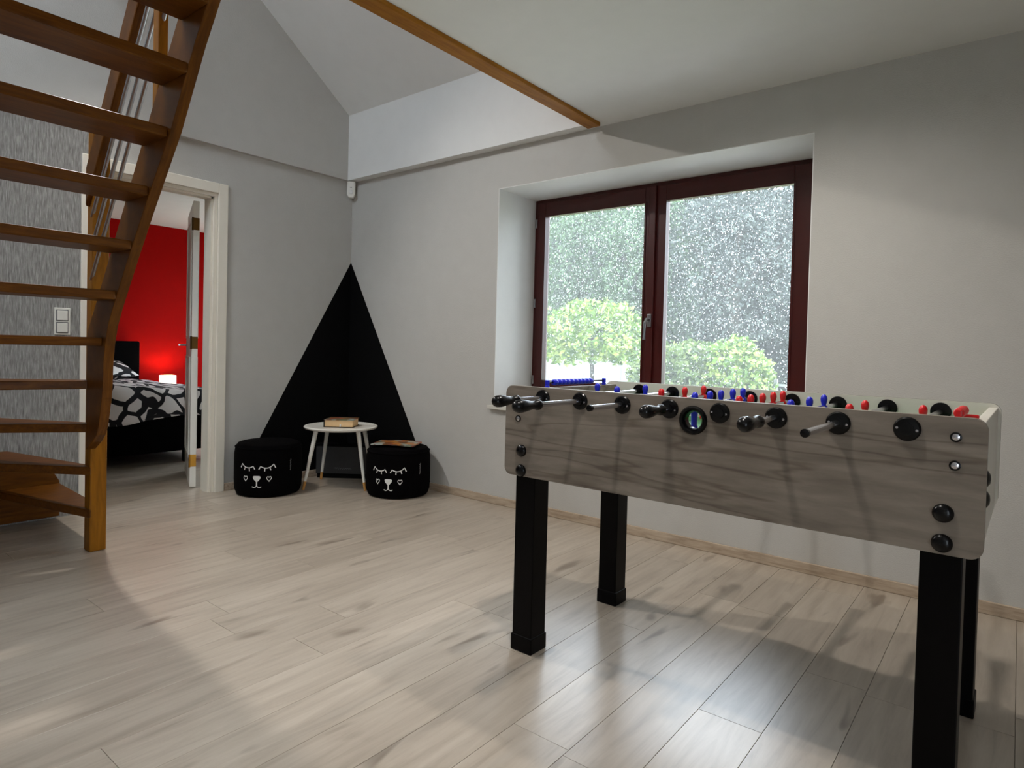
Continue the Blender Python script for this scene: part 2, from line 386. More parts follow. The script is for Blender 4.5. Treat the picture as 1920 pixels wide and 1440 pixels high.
hh = hd.build('handle_plate', 'steel', WIN, bevel=.003)
hd = MB(); hd.tube([(c[0], c[1] - .01, c[2]), (c[0], c[1] - .045, c[2]), (c[0] - .003, c[1] - .055, c[2] - .02), (c[0] - .006, c[1] - .055, c[2] - .125)], .0095, 10)
o = hd.build('handle_lever', 'steel', WIN, smooth=True); o['label'] = 'brushed metal window handle'
for z in (.82, 1.36, 1.92):
    m = MB(); q = wl(1.588, .386, z); m.rod((q[0], q[1], q[2] - .03), (q[0], q[1], q[2] + .03), .006); m.build('hinge', 'steel', WIN, smooth=True)
m = MB(); m.box(WX0 - .035, WX1 + .035, -.03, .0, .63, .655); m.box(WX0, WX1, 0, .41, .63, .655)
for i, v in enumerate(m.v): m.v[i] = wl(*v)
m.build('window_sill', 'stone_sill', WIN, bevel=.003)
m = MB(); m.box(WX0 - .03, WX1 + .03, .455, .56, .60, .64)
for i, v in enumerate(m.v): m.v[i] = wl(*v)
m.build('outer_sill', 'stone_sill', WIN)
# white plastered reveal lining
m = MB(); e = .004
m.box(WX0, WX0 + e, .0, .41, .655, WZ1); m.box(WX1 - e, WX1, .0, .41, .655, WZ1); m.box(WX0, WX1, .0, .41, WZ1 - e, WZ1)
struct(m.build('trim_1', 'paint_white'), 'white plastered window reveal')

# ------------------------------------------------------------------ door to the bedroom
DOOR = sroot('door_1', 'open white panelled door in a cream wooden frame', (-.1, (DY0 + DY1) / 2, 0))
def dl(x, y, z=0): return (x + .1, y - (DY0 + DY1) / 2, z)
def dbox(mb, x0, x1, y0, y1, z0, z1):
    a = dl(x0, y0, z0); b = dl(x1, y1, z1); mb.box(a[0], b[0], a[1], b[1], a[2], b[2])
CW = .065
for y0, y1 in ((DY0 - CW - .034, DY0 + .0), (DY1 - .0, DY1 + CW)):
    m = MB(); dbox(m, 0, .018, y0, y1, 0, DZ + .068); m.build('casing', 'paint_cream', DOOR, bevel=.004)
m = MB(); dbox(m, 0, .018, DY0, DY1, DZ, DZ + .068); m.build('head_casing', 'paint_cream', DOOR, bevel=.004)
for y0, y1 in ((DY0, DY0 + .022), (DY1 - .022, DY1)):
    m = MB(); dbox(m, -WT, 0, y0, y1, 0, DZ); m.build('jamb', 'paint_cream', DOOR)
    m = MB(); ys = (y1, y1 + .013) if y0 == DY0 else (y0 - .013, y0); dbox(m, -.095, -.02, ys[0], ys[1], 0, DZ - .02); m.build('door_stop', 'paint_cream', DOOR)
m = MB(); dbox(m, -WT, 0, DY0 + .022, DY1 - .022, DZ - .022, DZ); m.build('head_jamb', 'paint_cream', DOOR)
m = MB(); dbox(m, -.095, -.02, DY0 + .022, DY1 - .022, DZ - .035, DZ - .022); m.build('head_stop', 'paint_cream', DOOR)
# leaf swung into the bedroom
hx, hy = -.215, -1.150
dv = Vector((-.90, .36, 0)).normalized(); nv = Vector((dv.y, -dv.x, 0))   # nv points towards the doorway side
LWID, LTH = .70, .04
lm = Matrix(((dv.x, nv.x, 0, 0), (dv.y, nv.y, 0, 0), (0, 0, 1, 0), (0, 0, 0, 1)))
leaf = MB(); leaf.box(.0, LWID, -LTH / 2, LTH / 2, .008, DZ - .03)
for z0, z1 in ((.2, .92), (1.05, 1.9)):       # raised panels on both faces
    for s in (-1, 1):
        y = s * LTH / 2
        for a, b_, c_, d_ in ((.1, .6, z0, z0 + .02), (.1, .6, z1 - .02, z1), (.1, .12, z0, z1), (.58, .6, z0, z1)):
            leaf.box(a, b_, min(y, y + s * .008), max(y, y + s * .008), c_, d_)
o = leaf.build('door_leaf', 'white_lacquer', DOOR, bevel=.003); o.location = dl(hx, hy); o.rotation_euler = (0, 0, math.atan2(dv.y, dv.x)); o['label'] = 'white panelled door leaf seen edge-on'
LEAF = o
hn = MB(); hn.rod((.63, .02, 1.0), (.63, .07, 1.0), .008); hn.tube([(.63, .07, 1.0), (.52, .075, 1.0)], .008); hn.build('door_handle', 'steel', LEAF, smooth=True)
for z, mt in ((1.845, 'dark_brass'), (1.02, 'dark_brass'), (.195, 'brass')):
    m = MB(); m.box(-.0015, .0005, -.02, .02, z - .042, z + .042); m.rod((-.004, .022, z - .045), (-.004, .022, z + .045), .006)
    m.build('hinge', mt, LEAF)['label'] = 'brass door hinge'

# ------------------------------------------------------------------ bedroom beyond
m = MB(); m.box(-3.7, -3.5, -3.4, 1.2, -.1, 2.6); struct(m.build('wall_bedroom_red', 'paint_red'), 'deep red bedroom wall behind the bed')
m = MB(); m.box(-3.5, -WT, -3.4, -3.2, -.1, 2.6); struct(m.build('wall_bedroom_left', 'paint_white'))
m = MB(); m.box(-3.5, -2.9, 1.0, 1.2, -.1, 2.6); m.box(-1.1, -WT, 1.0, 1.2, -.1, 2.6); m.box(-2.9, -1.1, 1.0, 1.2, -.1, .4); m.box(-2.9, -1.1, 1.0, 1.2, 2.05, 2.6)
struct(m.build('wall_bedroom_right', 'paint_white'), 'white bedroom wall with its window')
m = MB(); m.box(-WT - .1, -WT, WB, 1.2, -.1, 2.6); m.box(-WT - .0, -WT + .1, WB, 1.2, -.1, 2.6); struct(m.build('wall_bedroom_front', 'paint_white'))
m = MB(); m.box(-3.7, -WT, -3.4, 1.2, H, H + .2); struct(m.build('ceiling_bedroom', 'paint_white'), 'white bedroom ceiling')
W2 = sroot('window_2', 'bedroom window with white frame', (-2, 1.1, .4))
m = MB(); m.box(-.9, -.83, -.03, .03, 0, 1.65); m.box(.83, .9, -.03, .03, 0, 1.65); m.box(-.83, .83, -.03, .03, 0, .07); m.box(-.83, .83, -.03, .03, 1.58, 1.65); m.box(-.03, .03, -.03, .03, .07, 1.58)
m.build('frame', 'white_plastic', W2)
# bed
BED = thing('bed', 'black upholstered double bed with tall headboard seen through the doorway', 'bed', (-2.3, -1.28, 0))
def bl(x, y, z): return (x + 2.3, y + 1.28, z)
def bbox(mb, x0, x1, y0, y1, z0, z1):
    a = bl(x0, y0, z0); b = bl(x1, y1, z1); mb.box(a[0], b[0], a[1], b[1], a[2], b[2])
m = MB(); bbox(m, -3.36, -1.25, -2.16, -.40, .10, .40); m.build('bed_base', 'black_fabric', BED, bevel=.02)
for x in (-3.2, -1.29):
    for y in (-2.08, -.70): m = MB(); bbox(m, x - .03, x + .03, y - .03, y + .03, 0, .11); m.build('leg', 'black_lacquer', BED)
m = MB(); bbox(m, -3.34, -1.30, -2.14, -.42, .40, .53); m.build('mattress', 'white_plastic', BED, bevel=.04)
m = MB(); bbox(m, -3.46, -3.36, -2.25, -.28, .0, 1.015); m.build('headboard', 'black_fabric', BED, bevel=.02)
# duvet
def duvet():
    m = MB(); nx, ny = 44, 40; vs = []; fs = []
    for i in range(nx + 1):
        for j in range(ny + 1):
            u = i / nx; v = j / ny
            s_ = -3.1 + u * 2.15; t_ = -2.35 + v * 2.15            # unrolled cloth coordinates
            x = s_; y = t_; z = .585 + .05 * max(0, min(1, (-.75 - t_) / .5)) + .03 * noise.noise(Vector((s_ * 2.3, t_ * 2.3, 0))) + .015 * noise.noise(Vector((s_ * 7, t_ * 7, 3)))
            z -= .10 * max(0, (-2.6 - s_)) * 0
            ex = s_ + 1.28; ey = t_ + .42; el = -2.14 - t_
            if ex > 0:
                x = -1.28 + .05 * (1 - math.exp(-ex * 14)) + .012 * math.sin(t_ * 19); z -= ex * .93
            if ey > 0:
                y = -.42 + .05 * (1 - math.exp(-ey * 14)) + .012 * math.sin(s_ * 17); z -= ey * .93
            if el > 0:
                y = -2.14 - .05 * (1 - math.exp(-el * 14)); z -= el * .93
            if ex > 0: z = max(z, .345 + .05 * v + .02 * math.sin(t_ * 6))
            if ey > 0: z = max(z, .38)
            if el > 0: z = max(z, .36)
            vs.append(bl(x, y, z))
    for i in range(nx):
        for j in range(ny): fs.append((i * (ny + 1) + j, (i + 1) * (ny + 1) + j, (i + 1) * (ny + 1) + j + 1, i * (ny + 1) + j + 1))
    m.add(vs, fs); o = m.build('duvet', 'duvet_print', None, smooth=True, loc=(-2.3, -1.28, 0))
    so = o.modifiers.new('solid', 'SOLIDIFY'); so.thickness = .03; so.offset = 1
    return o
tag(duvet(), 'white duvet with thick black loops spread over the bed', 'duvet')
def pillow(y):
    m = MB(); vs = []; fs = []; n = 14
    for s in (1, -1):
        for i in range(n + 1):
            for j in range(n + 1):
                a, b = i / n * 2 - 1, j / n * 2 - 1
                h = .085 * (max(0, 1 - abs(a) ** 3) * max(0, 1 - abs(b) ** 3)) ** .55
                vs.append((a * .24, b * .36, s * h))
    for s in range(2):
        o_ = s * (n + 1) ** 2
        for i in range(n):
            for j in range(n):
                k = o_ + i * (n + 1) + j; fs.append((k, k + n + 1, k + n + 2, k + 1))
    m.add(vs, fs); o = m.build('pillow', 'duvet_print', None, smooth=True, loc=(-3.10, y, .72)); o.rotation_euler = (0, math.radians(14), 0); return o
tag(pillow(-.84), 'black and white printed pillow on the right side of the bed', 'pillow', 'pillows on the bed')
tag(pillow(-1.68), 'black and white printed pillow on the left side of the bed', 'pillow', 'pillows on the bed')
NS = thing('nightstand', 'dark bedside table beside the headboard', 'nightstand', (-3.27, .02, 0))
m = MB(); m.box(-.19, .17, -.22, .22, .05, .45); m.build('body', 'black_lacquer', NS, bevel=.004)
m = MB(); m.box(.17, .185, -.20, .20, .22, .38); o = m.build('drawer', 'black_lacquer', NS, bevel=.002)
m = MB(); m.lathe([(.012, 0), (.008, .012), (.014, .02)], (.185, 0, .3), (1, 0, 0), 12); m.build('knob', 'steel', o)
m = MB(); m.box(-.17, .15, -.2, .2, 0, .05); m.build('plinth', 'black_lacquer', NS)
LP = thing('bedside_lamp', 'small glowing white bedside lamp against the red wall', 'lamp', (-3.31, -.005, .45))
m = MB(); m.lathe([(.045, 0), (.045, .012), (.01, .016), (.01, .05)], n=20); m.build('base', 'white_plastic', LP, smooth=True)
m = MB(); r = rrect(-.075, .075, -.06, .06, .02, 4)
vs = [(x, y, .02) for y, x in [(p[1], p[0]) for p in r]]; nn = len(r)
vs = [(p[1], p[0], .02) for p in r] + [(p[1], p[0], .185) for p in r] + [(p[1] * .95, p[0] * .95, .02) for p in r] + [(p[1] * .95, p[0] * .95, .185) for p in r]
fs = [(i, (i + 1) % nn, (i + 1) % nn + nn, i + nn) for i in range(nn)] + [(i + 2 * nn, i + 3 * nn, (i + 1) % nn + 3 * nn, (i + 1) % nn + 2 * nn) for i in range(nn)] + [(i + nn, (i + 1) % nn + nn, (i + 1) % nn + 3 * nn, i + 3 * nn) for i in range(nn)] + [(i, i + 2 * nn, (i + 1) % nn + 2 * nn, (i + 1) % nn) for i in range(nn)]
m.add(vs, fs); m.build('lamp_shade', 'lamp_glow', LP)
m = MB(); m.lathe([(.006, 0), (.014, .012), (.016, .025), (.009, .042), (.001, .046)], (0, 0, .05), (0, 0, 1), 12); m.build('bulb', 'lamp_glow', LP, smooth=True)
ld = bpy.data.lights.new('bulb_light', 'POINT'); ld.energy = 5; ld.color = (1, .72, .42); ld.shadow_soft_size = .02
lo = bpy.data.objects.new('bulb_light', ld); COL.objects.link(lo); lo.parent = LP; lo.location = (0, 0, .125)

# ------------------------------------------------------------------ ceiling downlights
def downlight(x, y, z, label, watt, group='recessed ceiling downlights', size=165):
    T = thing('ceiling_downlight', label, 'downlight', (x, y, z), 0, group)
    m = MB(); m.lathe([(.046, -.001), (.046, -.006), (.034, -.008), (.034, -.001)], n=24, cap=False); m.build('ring', 'steel', T, smooth=True)
    m = MB(); m.lathe([(.033, -.0015), (.033, -.003)], n=24); m.build('lens', 'downlight_glow', T)
    ld = bpy.data.lights.new('downlight_light', 'SPOT'); ld.energy = watt; ld.color = (1, .95, .89); ld.spot_size = math.radians(size); ld.spot_blend = 1.0; ld.shadow_soft_size = .028
    lo = bpy.data.objects.new('downlight_light', ld); COL.objects.link(lo); lo.parent = T; lo.location = (0, 0, -.014)
downlight(3.47, -.91, H, 'recessed ceiling downlight above the far side of the football table', SPOT_W)
downlight(3.48, -1.97, H, 'recessed ceiling downlight in front of the football table', SPOT_W)

WL = thing('wall_spot', 'small wall spotlight high on the gable above the stairs', 'wall lamp', (LA, -1.90, 3.14))
m = MB(); m.lathe([(.04, 0), (.04, .012), (.012, .014), (.012, .22)], (0, 0, 0), (1, 0, 0), 20); m.build('wall_mount', 'steel', WL, smooth=True)
hv = Vector((1, .05, -1.15)).normalized()
m = MB(); m.lathe([(.03, -.06), (.042, -.04), (.046, .06), (.040, .06), (.036, .03)], (.25, 0, 0), hv, 24, cap=False); m.lathe([(.036, .028), (.036, .03)], (.25, 0, 0), hv, 24); m.build('lamp_head', 'steel', WL, smooth=True)
ld = bpy.data.lights.new('wall_spot_light', 'SPOT'); ld.energy = LOFT_W; ld.color = (1, .95, .88); ld.spot_size = math.radians(140); ld.spot_blend = 1.0; ld.shadow_soft_size = .04
lo = bpy.data.objects.new('wall_spot_light', ld); COL.objects.link(lo); lo.parent = WL; lo.location = Vector((.25, 0, 0)) + hv * .065; lo.rotation_euler = hv.to_track_quat('-Z', 'Y').to_euler()

# ------------------------------------------------------------------ staircase
NX, NY = .782, -2.081                       # newel axis
ST = thing('staircase', 'open oak staircase with winder steps and steel railing rods', 'staircase', (NX, NY, 0))
def sl(p): return (p[0] - NX, p[1] - NY, p[2])
def sbuild(m, name, mat, bevel=.004, smooth=False):
    m.v = [sl(p) for p in m.v]; return m.build(name, mat, ST, bevel=bevel, smooth=smooth)
RISE = .2075
m = MB(); m.box(.745, .82, -2.118, -2.045, 0, 2.12); sbuild(m, 'newel_post', 'oak_lit_z', .006)
low = [(.82, .50), (.90, .545), (.946, .581), (.970, .62), (.990, .68), (1.012, .76), (1.022, .83), (1.026, .92), (1.040, 1.00), (1.074, 1.09), (1.124, 1.166), (1.300, 1.393), (1.446, 1.572), (1.682, 1.849), (1.870, 2.131), (1.981, 2.272), (2.24, 2.60)]
up = [(2.24, 2.94), (1.569, 2.051), (1.30, 1.692), (1.029, 1.330), (.82, 1.06)]
m = MB(); m.prism(low + up, 'y', -2.137, -2.095); sbuild(m, 'stringer', 'oak_shade_x', .003)
m = MB(); m.prism([(.055, .42), (.60, .72), (1.0, .99), (1.30, 1.393), (1.682, 1.849), (1.981, 2.272), (2.24, 2.60), (2.24, 2.94), (1.30, 1.692), (1.0, 1.36), (.60, 1.10), (.055, .80)], 'y', -2.98, -2.94); sbuild(m, 'stringer', 'oak_shade_x', .003)
m = MB(); m.box(.012, .082, -3.01, -2.94, 0, 1.25); sbuild(m, 'corner_post', 'oak_lit_z', .006)
# straight treads (back edge x, towards the camera) and depth
for n, xb in ((6, 1.165), (7, 1.325), (8, 1.487), (9, 1.655), (10, 1.818), (11, 1.98)):
    z = n * RISE; m = MB(); m.box(xb - .215, xb, -2.94, -2.137, z - .04, z); sbuild(m, 'tread', 'oak_shade_y', .006)
# winders turning round the newel
PV = (.80, -2.10); XMIN, YMIN = .055, -2.94
def edge_pt(th, ox=0):
    d = Vector((-math.sin(th), -math.cos(th))); p = Vector(PV)
    tx = (XMIN - p.x) / d.x if d.x < -1e-6 else 1e9; ty = (YMIN - p.y) / d.y if d.y < -1e-6 else 1e9
    q = p + d * min(tx, ty); return (q.x, q.y)
angs = {5: (0, 22), 4: (14, 42), 3: (34, 62), 2: (54, 78), 1: (74, 96)}
for n, (a0, a1) in angs.items():
    z = n * RISE; A, B = math.radians(a0), math.radians(a1)
    if n == 5:
        pts = [(1.01, -2.137), (1.01, YMIN), edge_pt(B), (.80, -2.137)]
    else:
        pts = [(PV[0] + .03, PV[1] - .02), edge_pt(A)]
        if (edge_pt(A)[1] <= YMIN + .001) and (edge_pt(B)[1] > YMIN + .001): pts.append((XMIN, YMIN))
        if n == 1: pts += [(XMIN, -2.02), (.745, -2.05)]
        else: pts += [edge_pt(B), (PV[0] - .05, PV[1] - .0)]
    m = MB(); m.prism(pts, 'z', z - .04, z); sbuild(m, 'tread', 'oak_shade_y', .005)
# outer stringer against the papered wall
m = MB(); m.prism([(-2.02, .02), (-2.02, .22), (-2.08, .33), (-2.35, .42), (-2.94, .80), (-2.94, .42), (-2.42, .02)], 'x', .012, .055); sbuild(m, 'wall_stringer', 'oak_shade_y', .004)
# handrail board, rods, intermediate post
def along(x, z, x2): return z + (x2 - x) * 1.335
def zh(x, z0): return z0 + (x - .775) * 1.345
m = MB(); m.prism([(.775, zh(.775, 1.66)), (2.02, zh(2.02, 1.66)), (2.02, zh(2.02, 1.845)), (.775, zh(.775, 1.845))], 'y', -2.137, -2.095); sbuild(m, 'handrail', 'oak_shade_x', .006)
for z0 in (1.58, 1.43, 1.28):
    m = MB(); m.rod((.80, -2.115, zh(.80, z0)), (1.98, -2.115, zh(1.98, z0)), .0085, n=12); sbuild(m, 'railing_rod', 'steel', 0, True)
m = MB(); m.prism([(1.505, 1.93), (1.555, 2.0), (1.555, 2.75), (1.505, 2.68)], 'y', -2.135, -2.097); sbuild(m, 'railing_post', 'oak_lit_z', .004)
m = MB(); m.box(1.97, 2.04, -2.15, -2.08, 2.55, 3.65); sbuild(m, 'top_post', 'oak_lit_z', .006)

# ------------------------------------------------------------------ football table
TL, TD, TH, TB = 1.328, .68, .907, .604
trot = -.0144; TX, TY = 2.9174, -1.5501
ctr = Vector((TL / 2, TD / 2)); cc = Vector((math.cos(trot) * ctr.x - math.sin(trot) * ctr.y, math.sin(trot) * ctr.x + math.cos(trot) * ctr.y))
FT = thing('football_table', 'grey oak table football game with red and blue players on black legs', 'football table', (TX + cc.x, TY + cc.y, 0), trot)
def fbuild(m, name, mat, parent=None, smooth=False, bevel=0):
    m.v = [(p[0] - TL / 2, p[1] - TD / 2, p[2]) for p in m.v]; return m.build(name, mat, parent or FT, smooth=smooth, bevel=bevel)
RX = [.157, .302, .452, .603, .749, .895, 1.039, 1.181]; RZ = .873; HOLE = (.675, .847, .027); PT = .022
def side_panel(y_out, y_in, hole):
    pts = rrect(0, TL, TB, TH, .026, 6)
    bm = bmesh.new(); vs = [bm.verts.new((p[0], y_out, p[1])) for p in pts]; ed = [bm.edges.new((vs[i], vs[(i + 1) % len(vs)])) for i in range(len(vs))]
    if hole:
        hv = [bm.verts.new((HOLE[0] + HOLE[2] * math.cos(2 * PI * k / 24), y_out, HOLE[1] + HOLE[2] * math.sin(2 * PI * k / 24))) for k in range(24)]
        ed += [bm.edges.new((hv[i], hv[(i + 1) % 24])) for i in range(24)]
    bmesh.ops.triangle_fill(bm, edges=ed, use_beauty=True, use_dissolve=False)
    r = bmesh.ops.extrude_face_region(bm, geom=bm.faces[:])
    for v in r['geom']:
        if isinstance(v, bmesh.types.BMVert): v.co.y = y_in
    bmesh.ops.recalc_face_normals(bm, faces=bm.faces)
    bm.verts.ensure_lookup_table(); bm.faces.ensure_lookup_table()
    m = MB(); m.v = [tuple(v.co) for v in bm.verts]; m.f = [tuple(v.index for v in f.verts) for f in bm.faces]
    bm.normal_update(); sgn = 1 if y_in > y_out else -1
    m.mi = [1 if f.normal.y * sgn > .9 or (abs(f.normal.y) < .5 and f.normal.z > .5 and False) else 0 for f in bm.faces]
    bm.free(); return fbuild(m, 'side_panel', ['table_oak', 'laminate_light'])
side_panel(0, PT, True); side_panel(TD, TD - PT, False)
for x0, x1 in ((.028, .050), (TL - .030, TL - .008)):
    m = MB(); m.box(x0, x1, PT, TD - PT, TB, TH - .012); fbuild(m, 'end_panel', ['table_oak' if x0 < .5 else 'laminate_light'], bevel=.002)
m = MB(); m.box(.05, TL - .03, PT, TD - PT, .778, .79); fbuild(m, 'playfield', 'play_green')
m = MB(); m.box(.05, TL - .03, PT, TD - PT, TB + .01, TB + .02); fbuild(m, 'bottom_board', 'black_board')
# legs with foot collars
for lx in (.036, TL - .036 - .081):
    for ly in (.020, TD - .020 - .081):
        m = MB(); m.box(lx, lx + .081, ly, ly + .081, .0, TB + .12); lg = fbuild(m, 'leg', 'black_lacquer', bevel=.003)
        m = MB(); m.box(lx - .004, lx + .085, ly - .004, ly + .085, 0, .055); fbuild(m, 'foot_collar', 'black_lacquer', lg, bevel=.004)
# the collar around the leg top, two bolts on each panel
def disc(c, d, prof, n=24): return MB().lathe(prof, c, d, n)
bolt = [(.0205, 0), (.0205, .004), (.016, .010), (.006, .0125), (.001, .013)]
for y, d in ((0, -1), (TD, 1)):
    for x, z in ((.073, .690), (.073, .623), (1.254, .695), (1.254, .629)):
        fbuild(disc((x, y, z), (0, d, 0), bolt), 'bolt', 'black_plastic', smooth=True)
    for x, z in ((.056, .797), (1.272, .864), (1.272, .802)):
        o = fbuild(disc((x, y, z), (0, d, 0), [(.011, 0), (.011, .003), (.008, .004), (.008, .002)], 20), 'cam_washer', 'black_plastic', smooth=True)
        fbuild(disc((x, y, z), (0, d, 0), [(.008, 0), (.008, .003), (.004, .005), (.001, .0055)], 20), 'cam_bolt', 'chrome', o, smooth=True)
for z in (.775, .73):
    fbuild(disc((TL - .008, .045, z), (1, 0, 0), [(.018, 0), (.018, .008), (.010, .013), (.001, .014)]), 'bolt', 'black_plastic', smooth=True)
    fbuild(disc((.028, .045, z), (-1, 0, 0), [(.018, 0), (.018, .008), (.010, .013), (.001, .014)]), 'bolt', 'black_plastic', smooth=True)
# ball cup around the hole
cup = [(.040, 0), (.040, .006), (.036, .011), (.030, .010), (.025, .003), (.0235, -.004), (.023, -.02), (.0265, -.02), (.0265, 0)]
o = fbuild(MB().lathe(cup, (HOLE[0], 0, HOLE[1]), (0, -1, 0), 32, cap=False), 'ball_cup', 'black_plastic', smooth=True)
o = fbuild(MB().lathe([(.040, 0), (.040, .006), (.034, .012), (.024, .004), (.001, .003)], (HOLE[0], TD, HOLE[1]), (0, 1, 0), 32), 'ball_cup', 'black_plastic', smooth=True)
# bearings
bprof = [(.0275, 0), (.0275, .004), (.024, .008), (.0145, .0095), (.0145, .016), (.0095, .0165)]
for i, x in enumerate(RX):
    for y, d in ((0, -1), (TD, 1), (PT, 1), (TD - PT, -1)):
        pr = bprof if y in (0, TD) else [(.0275, 0), (.0275, .005), (.012, .008)]
        b = fbuild(disc((x, y, RZ), (0, d, 0), pr), 'bearing', 'black_plastic', smooth=True)
        if y in (0,):
            for s in (-1, 1): fbuild(disc((x + s * .0195, y + d * .0075, RZ - s * .002), (0, d, 0), [(.0036, 0), (.003, .0018), (.0005, .0022)], 10), 'screw', 'chrome', b, smooth=True)
# rods, handles, players:  (near end y, far end y, handle side, player ys, colour)
hprof = [(.0095, 0), (.0125, .002), (.0155, .008), (.0155, .016), (.0125, .026), (.0118, .036), (.0135, .050), (.0168, .070), (.0185, .088), (.0180, .102), (.0140, .112), (.006, .117), (.001, .118)]
RODS = [(-.246, .86, 'n', [.334], 'blue'), (-.327, .80, 'n', [.226, .43], 'blue'), (-.181, .98, 'f', [.254, .436, .60], 'red'), (-.161, .93, 'n', [.172, .288, .381, .487, .585], 'blue'),
        (-.004, 1.02, 'f', [.141, .238, .344, .449, .55], 'red'), (-.245, .83, 'n', [.122, .306, .47], 'blue'), (-.285, .92, 'f', [.115, .306], 'red'), (-.004, .98, 'f', [.255], 'red')]
def player():
    m = MB()
    m.lathe([(.001, .042), (.0055, .0405), (.0095, .036), (.0112, .030), (.0112, .024), (.0095, .017), (.0078, .011), (.0075, .006)], n=12)     # head, neck
    m.v = [(x * .9, y, z) for x, y, z in m.v]
    def ring(z, a, b, c=0): return [(c + a * math.cos(2 * PI * k / 12), b * math.sin(2 * PI * k / 12), z) for k in range(12)]
    rings = [ring(.009, .007, .010), ring(.005, .010, .017), ring(-.003, .0125, .0165), ring(-.015, .0105, .013), ring(-.035, .009, .011), ring(-.058, .008, .011), ring(-.064, .011, .0125), ring(-.080, .012, .0125)]
    vs = [p for r in rings for p in r]; fs = [(i * 12 + k, i * 12 + (k + 1) % 12, (i + 1) * 12 + (k + 1) % 12, (i + 1) * 12 + k) for i in range(len(rings) - 1) for k in range(12)]
    fs += [tuple(range(12)), tuple(84 + k for k in range(12))]
    m.add(vs, fs)
    for s in (-1, 1): m.tube([(0, s * .013, .003), (.002, s * .019, -.006), (.0, s * .0175, -.022)], .0042, 6)
    return m
pm = {c: player().build('player', c + '_plastic', None, smooth=True) for c in ('red', 'blue')}
for i, (yn, yf, hs, pys, colr) in enumerate(RODS):
    x = RX[i]; tn = yn + (.10 if hs == 'n' else .0); tf = yf - (.10 if hs == 'f' else 0)
    m = MB(); m.rod((x, tn, RZ), (x, tf, RZ), .008, n=16); rod = fbuild(m, 'rod', 'chrome', smooth=True)
    if hs == 'n':
        fbuild(MB().lathe(hprof, (x, yn + .118, RZ), (0, -1, 0), 20), 'handle', 'black_plastic', rod, smooth=True)
        fbuild(MB().lathe([(.0085, 0), (.0095, .003), (.0095, .02), (.004, .022)], (x, yf - .015, RZ), (0, 1, 0), 14), 'end_cap', 'black_plastic', rod, smooth=True)
    else:
        fbuild(MB().lathe(hprof, (x, yf - .118, RZ), (0, 1, 0), 20), 'handle', 'black_plastic', rod, smooth=True)
        fbuild(MB().lathe([(.0085, 0), (.0092, .002), (.0092, .012), (.004, .014)], (x, yn + .008, RZ), (0, -1, 0), 14), 'end_cap', 'black_plastic', rod, smooth=True)
    for k, py in enumerate(pys):
        p = pm[colr]; p = p.copy() if p.parent else p
        if p.name not in COL.objects: COL.objects.link(p)
        p.parent = rod; p.location = (x - TL / 2, py - TD / 2, RZ - .001)
        p.rotation_euler = (0, 0, 0 if colr == 'blue' else PI)
    for py in (.036, TD - .05):
        fbuild(MB().lathe([(.0085, 0), (.012, 0), (.012, .014), (.0085, .014)], (x, py, RZ), (0, 1, 0), 14, cap=False), 'bumper', 'black_plastic', rod)
# score counters on the end panels: ten beads on a rod
def scorer(x, y0, y1, colr, nb=10):
    z = TH + .006
    m = MB(); m.rod((x, y0 - (.03 if nb == 10 else .004), z), (x, y1 + (.09 if nb == 10 else .012), z), .0032, n=8); r = fbuild(m, 'scorer_rod', 'black_plastic', smooth=True)
    for y in ((y0 - .034, y1 + .092) if nb == 10 else (y0 - .008, y1 + .012)):
        m = MB(); m.box(x - .008, x + (.03 if colr == 'red' else .008), y - .006, y + .006, TH - .013, TH - .004); m.box(x - .007, x + .007, y - .006, y + .006, TH - .004, z + .009); fbuild(m, 'scorer_bracket', colr + '_plastic', r, bevel=.003)
    pitch_ = (y1 - y0) / nb
    for k in range(nb):
        yb = y0 + k * pitch_
        fbuild(MB().lathe([(.0035, 0), (.0095, .001), (.0115, pitch_ * .3), (.0115, pitch_ * .7), (.0095, pitch_ - .001), (.0035, pitch_)], (x, yb, z), (0, 1, 0), 12), 'score_bead', colr + '_plastic', r, smooth=True)
scorer(.039, .217, .482, 'blue'); scorer(TL - .056, .045, .165, 'red', 5)

# ------------------------------------------------------------------ corner: painted triangle, table, books, poufs
BT = thing('painted_triangle', 'large black chalk-paint triangle painted across the room corner', 'wall painting', (.0, .0, .0))
e = .0015
m = MB(); m.prism([(-.94, .052), (0, .052), (0, 1.705)], 'x', .0002, e); m.build('painted_half', 'chalk_black', BT)
m = MB(); m.prism([(.0, .052), (.975, .052), (0, 1.705)], 'y', -.0002, -e); m.build('painted_half', 'chalk_black', BT)

TC = (.41, -.37)
T = thing('side_table', 'round white side table with tapered legs in the corner', 'table', (TC[0], TC[1], 0))
m = MB(); m.lathe([(.235, .418), (.256, .423), (.262, .431), (.262, .437), (.256, .441), (.236, .4415), (.231, .438)], n=56); m.build('table_top', 'white_lacquer', T, smooth=True)
for a in (-101, 2, 82, 174):
    a = math.radians(a); top = Vector((.19 * math.cos(a), .19 * math.sin(a), .42)); ft = Vector((.278 * math.cos(a), .278 * math.sin(a), 0)); mid = ft + (top - ft) * .14
    m = MB(); m.rod(mid, top, .0105, .0165, 16); lg = m.build('leg', 'white_lacquer', T, smooth=True)
    m = MB(); m.rod(ft, mid, .0088, .0104, 16); m.build('leg_tip', 'beech', lg, smooth=True)
